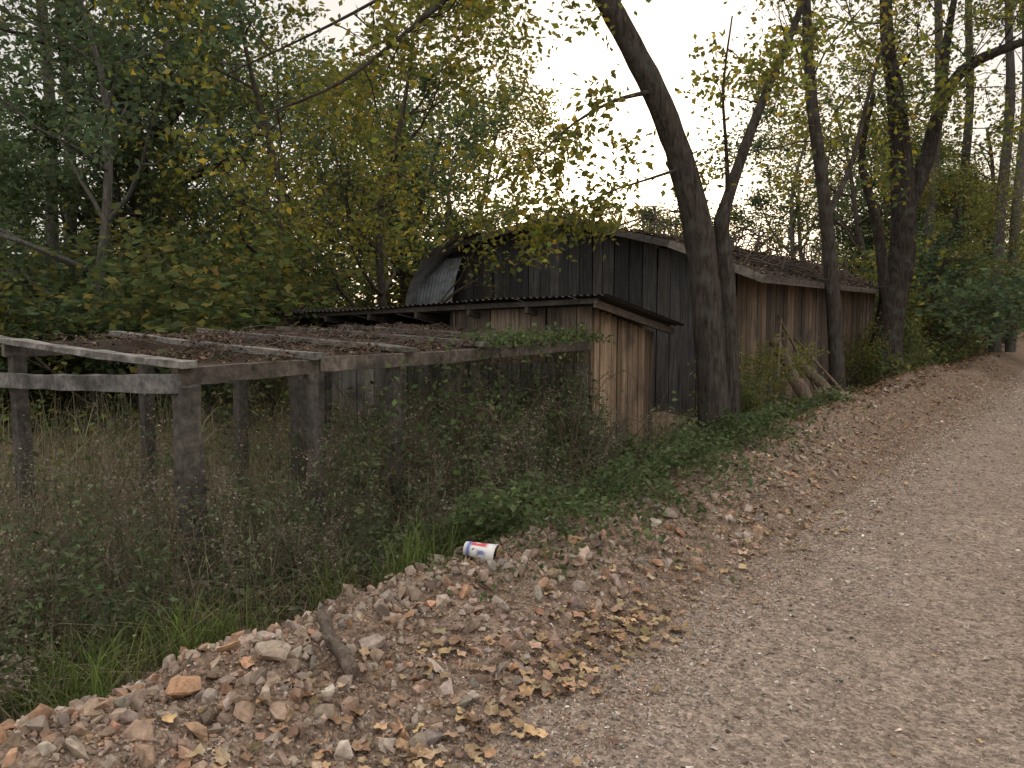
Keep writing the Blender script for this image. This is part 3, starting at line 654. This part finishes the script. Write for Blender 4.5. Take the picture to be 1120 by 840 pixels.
for i in range(420):
    x=-3.05-g3.gamma(1.8,.8);y=g3.uniform(.5,6.3);H=g3.uniform(.4,1.1)*(.6+.4*float(ss(-3,-3.8,x)));z=float(ground_h(x,y));p=np.array([x,y,z]);d=nrm(np.array([g3.normal(0,.4),g3.normal(0,.4),1]));P=[p]
    sp_on=g3.uniform()<.7
    for j in range(7):
        d=nrm(d+g3.normal(0,.18,3));P.append(P[-1]+d*H/7)
        if j>1:
            for kx in range(4):
                dd=nrm(d+g3.normal(0,.8,3));l=H*g3.uniform(.12,.34);Q=[P[-1],P[-1]+dd*l*.5,P[-1]+dd*l+np.array([0,0,-.02])]
                b.tube(Q,[.0014,.0011,.0008],k=3,col=(.18,.145,.11),cap=False)
                if sp_on:
                    for t in np.linspace(.3,1,7): sp.append(P[-1]+dd*l*t+g3.normal(0,.012,3))
    b.tube(P,np.linspace(.0038,.0015,8),k=3,col=(.19,.15,.115),cap=False)
leaves(b,np.array(sp),.016,[(.24,.21,.16),(.20,.18,.135),(.27,.23,.18),(.15,.155,.105)],g3,.2,0)
b.build('dried_weeds',M_grass,rot=True)
# upright leafy forbs standing among the dry growth and against the hutch
b=MB();fp=[]
for i in range(300):
    x=-3.2-g3.gamma(2.0,.55);y=g3.uniform(.8,6.65);H=g3.uniform(.35,1.0)*(.6+.4*float(ss(-3,-3.7,x)));z=float(ground_h(x,y));d=nrm(np.array([g3.normal(0,.25),g3.normal(0,.25),1]));P=[np.array([x,y,z])]
    for j in range(9):
        d=nrm(d+g3.normal(0,.12,3));P.append(P[-1]+d*H/9)
        for kx in range(5 if j>1 else 1): fp.append(P[-1]+g3.normal(0,.035,3)-d*g3.uniform(0,H/9))
    for kx in range(3):
        dd=nrm(d+g3.normal(0,.6,3));s0=P[g3.integers(4,9)];Q=[s0,s0+dd*H*.15,s0+dd*H*.28];b.tube(Q,[.002,.0015,.001],k=3,col=(.12,.13,.07),cap=False)
        for t in np.linspace(.2,1,7): fp.append(s0+dd*H*.28*t+g3.normal(0,.02,3))
    b.tube(P,np.linspace(.004,.0015,10),k=3,col=(.13,.13,.075),cap=False)
leaves(b,np.array(fp),.042,[(.12,.155,.085),(.10,.135,.07),(.145,.175,.10),(.15,.155,.09),(.085,.12,.06)],g3,.5,.3,.3,.22)
b.build('leafy_forbs',M_leaf,rot=True)
def leafy(mb,n,xf,yf,hf,size,pal,clump=.35):
    x=xf(n);y=yf(n);m=fbm(x*1.6,y*1.6,61);k=m>rng.uniform(-.45,.15,n)-clump*.5;x=x[k];y=y[k];m=m[k];n=len(x)
    z=ground_h(x,y)+hf(x,y)*np.clip(.6+m*1.4,.1,1.5)*rng.beta(2.2,1.3,n)
    leaves(mb,np.stack([x,y,z],1),size,pal,rng,1.3,.1,.28)
b=MB()
pal_w=[(.09,.125,.058),(.105,.145,.065),(.08,.108,.052),(.13,.16,.08),(.125,.13,.075)]
leafy(b,20000,lambda n:rng.normal(-3.0,.40,n),lambda n:rng.uniform(3.4,7.8,n),lambda x,y:.34+.12*ss(-3.,-3.6,x)-.12*ss(-2.8,-2.4,x),.046,pal_w,.05)
leafy(b,5000,lambda n:rng.normal(-3.1,.3,n),lambda n:rng.uniform(7.8,11,n),lambda x,y:.28+0*x,.06,pal_w)
leafy(b,10000,lambda n:rng.normal(-3.7,.35,n),lambda n:rng.uniform(4.0,6.9,n),lambda x,y:.66+0*x,.045,pal_w)
leafy(b,4000,lambda n:rng.uniform(-6,-4,n),lambda n:rng.uniform(5.5,6.8,n),lambda x,y:.55+0*x,.05,pal_w)
leafy(b,7000,lambda n:rng.uniform(-5.5,-3.0,n),lambda n:rng.uniform(.8,4.4,n),lambda x,y:.42+0*x,.036,[(.14,.155,.10),(.12,.135,.08),(.17,.165,.115)],0)
leafy(b,14000,lambda n:rng.uniform(-16,-6.3,n),lambda n:rng.uniform(1,14,n),lambda x,y:.8+0*x,.08,pal_w+pal_olive)
leafy(b,5000,lambda n:rng.normal(-3.4,.3,n),lambda n:rng.uniform(16,30,n),lambda x,y:.7+0*x,.09,pal_w+pal_olive)
leafy(b,1500,lambda n:rng.uniform(-3.1,-2.2,n),lambda n:rng.uniform(1.5,4,n),lambda x,y:.07+0*x,.035,pal_w,-.6)
b.build('leafy_weeds',M_leaf,rot=True)
b=MB();g4=np.random.default_rng(8);vp=[]
for i in range(150):
    x=-4.0-g4.uniform(0,2.6) if i%2 else -3.96;y=6.74 if i%2 else g4.uniform(3.6,6.7)
    z0=.0;z1=g4.uniform(.5,1.35);P=[];xx,yy=x,y
    for t in np.linspace(0,1,10):
        xx+=g4.normal(0,.04);yy+=g4.normal(0,.05)*(0 if i%2 else 1);P.append([xx,yy-(abs(g4.normal(0,.03))),z0+(z1-z0)*t])
    b.tube(P,.003,k=4,col=(.14,.11,.08),cap=False)
    for p in P[1:]:
        for s_ in range(4): vp.append(np.array(p)+g4.normal(0,.06,3)*np.array([1,.5,1]))
for i in range(1300): vp.append(np.array([-4.04+g4.normal(0,.14),g4.uniform(5.0,6.9),1.31+abs(g4.normal(0,.06))]))
for i in range(90):
    x=g4.uniform(-5.0,-3.3);y=g4.uniform(3.9,6.6);a=g4.uniform(0,6.28);L=g4.uniform(.5,1.3);H=g4.uniform(.4,1.0);P=[]
    for t in np.linspace(0,1,9):
        xx=x+math.cos(a)*L*t;yy=min(y+math.sin(a)*L*t,6.72);P.append([xx+g4.normal(0,.015),yy,float(ground_h(xx,yy))+H*math.sin(t*2.6)+.02])
    b.tube(P,np.linspace(.0045,.002,9),k=4,col=(.16,.115,.085),cap=False)
    if i%2:
        for p in P[2:]:
            for s_ in range(3): vp.append(np.array(p)+g4.normal(0,.045,3))
leaves(b,np.array(vp),.05,pal_w+[(.15,.19,.07)],g4,.5,.5);b.build('climbing_vine',M_leaf,rot=True)
for (s_,d_,k_,i_) in [(3.15,10.3,.62,2),(2.75,9.6,.35,0),(6.6,15.8,.6,2),(9.6,20.5,.9,2),(11.0,21.8,1.0,0),(8.6,18.2,.7,1),(12.6,24,1.1,2),(-4.2,11.6,.6,1),(7.6,17.2,.55,0),(8.0,17.9,.8,2),(14.2,26,1.3,0)]:
    e=empty('shrub',(s_,d_,gz(s_,d_)));place(shr[i_],e,(0,0,0),(k_*.8,k_*.8,k_),s_,('stems','leaves'))

# ---------------------------------------------------------------- sky, sun, camera
w=bpy.data.worlds.new('World');scene.world=w;w.use_nodes=True;nt=w.node_tree;nt.nodes.clear()
out=nt.nodes.new('ShaderNodeOutputWorld');bg=nt.nodes.new('ShaderNodeBackground');sky=nt.nodes.new('ShaderNodeTexSky')
sky.sky_type='NISHITA';sky.sun_disc=False;sky.sun_elevation=math.radians(9);sky.sun_rotation=math.radians(8);sky.dust_density=3.0;sky.air_density=1.0
hs=nt.nodes.new('ShaderNodeHueSaturation');hs.inputs['Saturation'].default_value=.7
nt.links.new(sky.outputs[0],hs.inputs['Color'])
tc=nt.nodes.new('ShaderNodeTexCoord');no=nt.nodes.new('ShaderNodeTexNoise');no.inputs['Scale'].default_value=2.2;no.inputs['Detail'].default_value=4
nt.links.new(tc.outputs['Generated'],no.inputs['Vector'])
mr=nt.nodes.new('ShaderNodeMapRange');mr.inputs[1].default_value=.3;mr.inputs[2].default_value=.7;mr.inputs[3].default_value=.5;mr.inputs[4].default_value=.85;nt.links.new(no.outputs[0],mr.inputs[0])
# thin overcast: brighter towards the zenith (standard overcast luminance distribution)
sx=nt.nodes.new('ShaderNodeSeparateXYZ');nt.links.new(tc.outputs['Generated'],sx.inputs[0])
zr=nt.nodes.new('ShaderNodeMapRange');zr.inputs[1].default_value=.35;zr.inputs[2].default_value=.9;zr.inputs[3].default_value=1.0;zr.inputs[4].default_value=2.5;nt.links.new(sx.outputs[2],zr.inputs[0])
cl=nt.nodes.new('ShaderNodeVectorMath');cl.operation='SCALE';cl.inputs[0].default_value=(7.5,7.05,6.7);nt.links.new(zr.outputs[0],cl.inputs['Scale'])
mx=nt.nodes.new('ShaderNodeMix');mx.data_type='RGBA'
nt.links.new(mr.outputs[0],mx.inputs[0]);nt.links.new(hs.outputs[0],mx.inputs[6]);nt.links.new(cl.outputs[0],mx.inputs[7])
nt.links.new(mx.outputs[2],bg.inputs[0]);bg.inputs[1].default_value=.125;nt.links.new(bg.outputs[0],out.inputs[0])
sl=bpy.data.lights.new('sun','SUN');sl.energy=.9;sl.angle=math.radians(8);sl.color=(1,.82,.60);so_=bpy.data.objects.new('sun',sl);scene.collection.objects.link(so_)
az,el=math.radians(8),math.radians(9)
so_.rotation_euler=Vector((-math.sin(az)*math.cos(el),-math.cos(az)*math.cos(el),-math.sin(el))).to_track_quat('-Z','Y').to_euler();so_.location=(3,20,12)
scene.view_settings.view_transform='Standard';scene.view_settings.look='None';scene.view_settings.exposure=0
cam=bpy.data.cameras.new('camera');cam.sensor_width=36;cam.lens=36*879/1120;cam.clip_end=1000;cam.clip_start=.05
co_=bpy.data.objects.new('camera',cam);scene.collection.objects.link(co_);co_.location=(0,0,1.55);co_.rotation_euler=(math.radians(90-4.88),0,0);scene.camera=co_
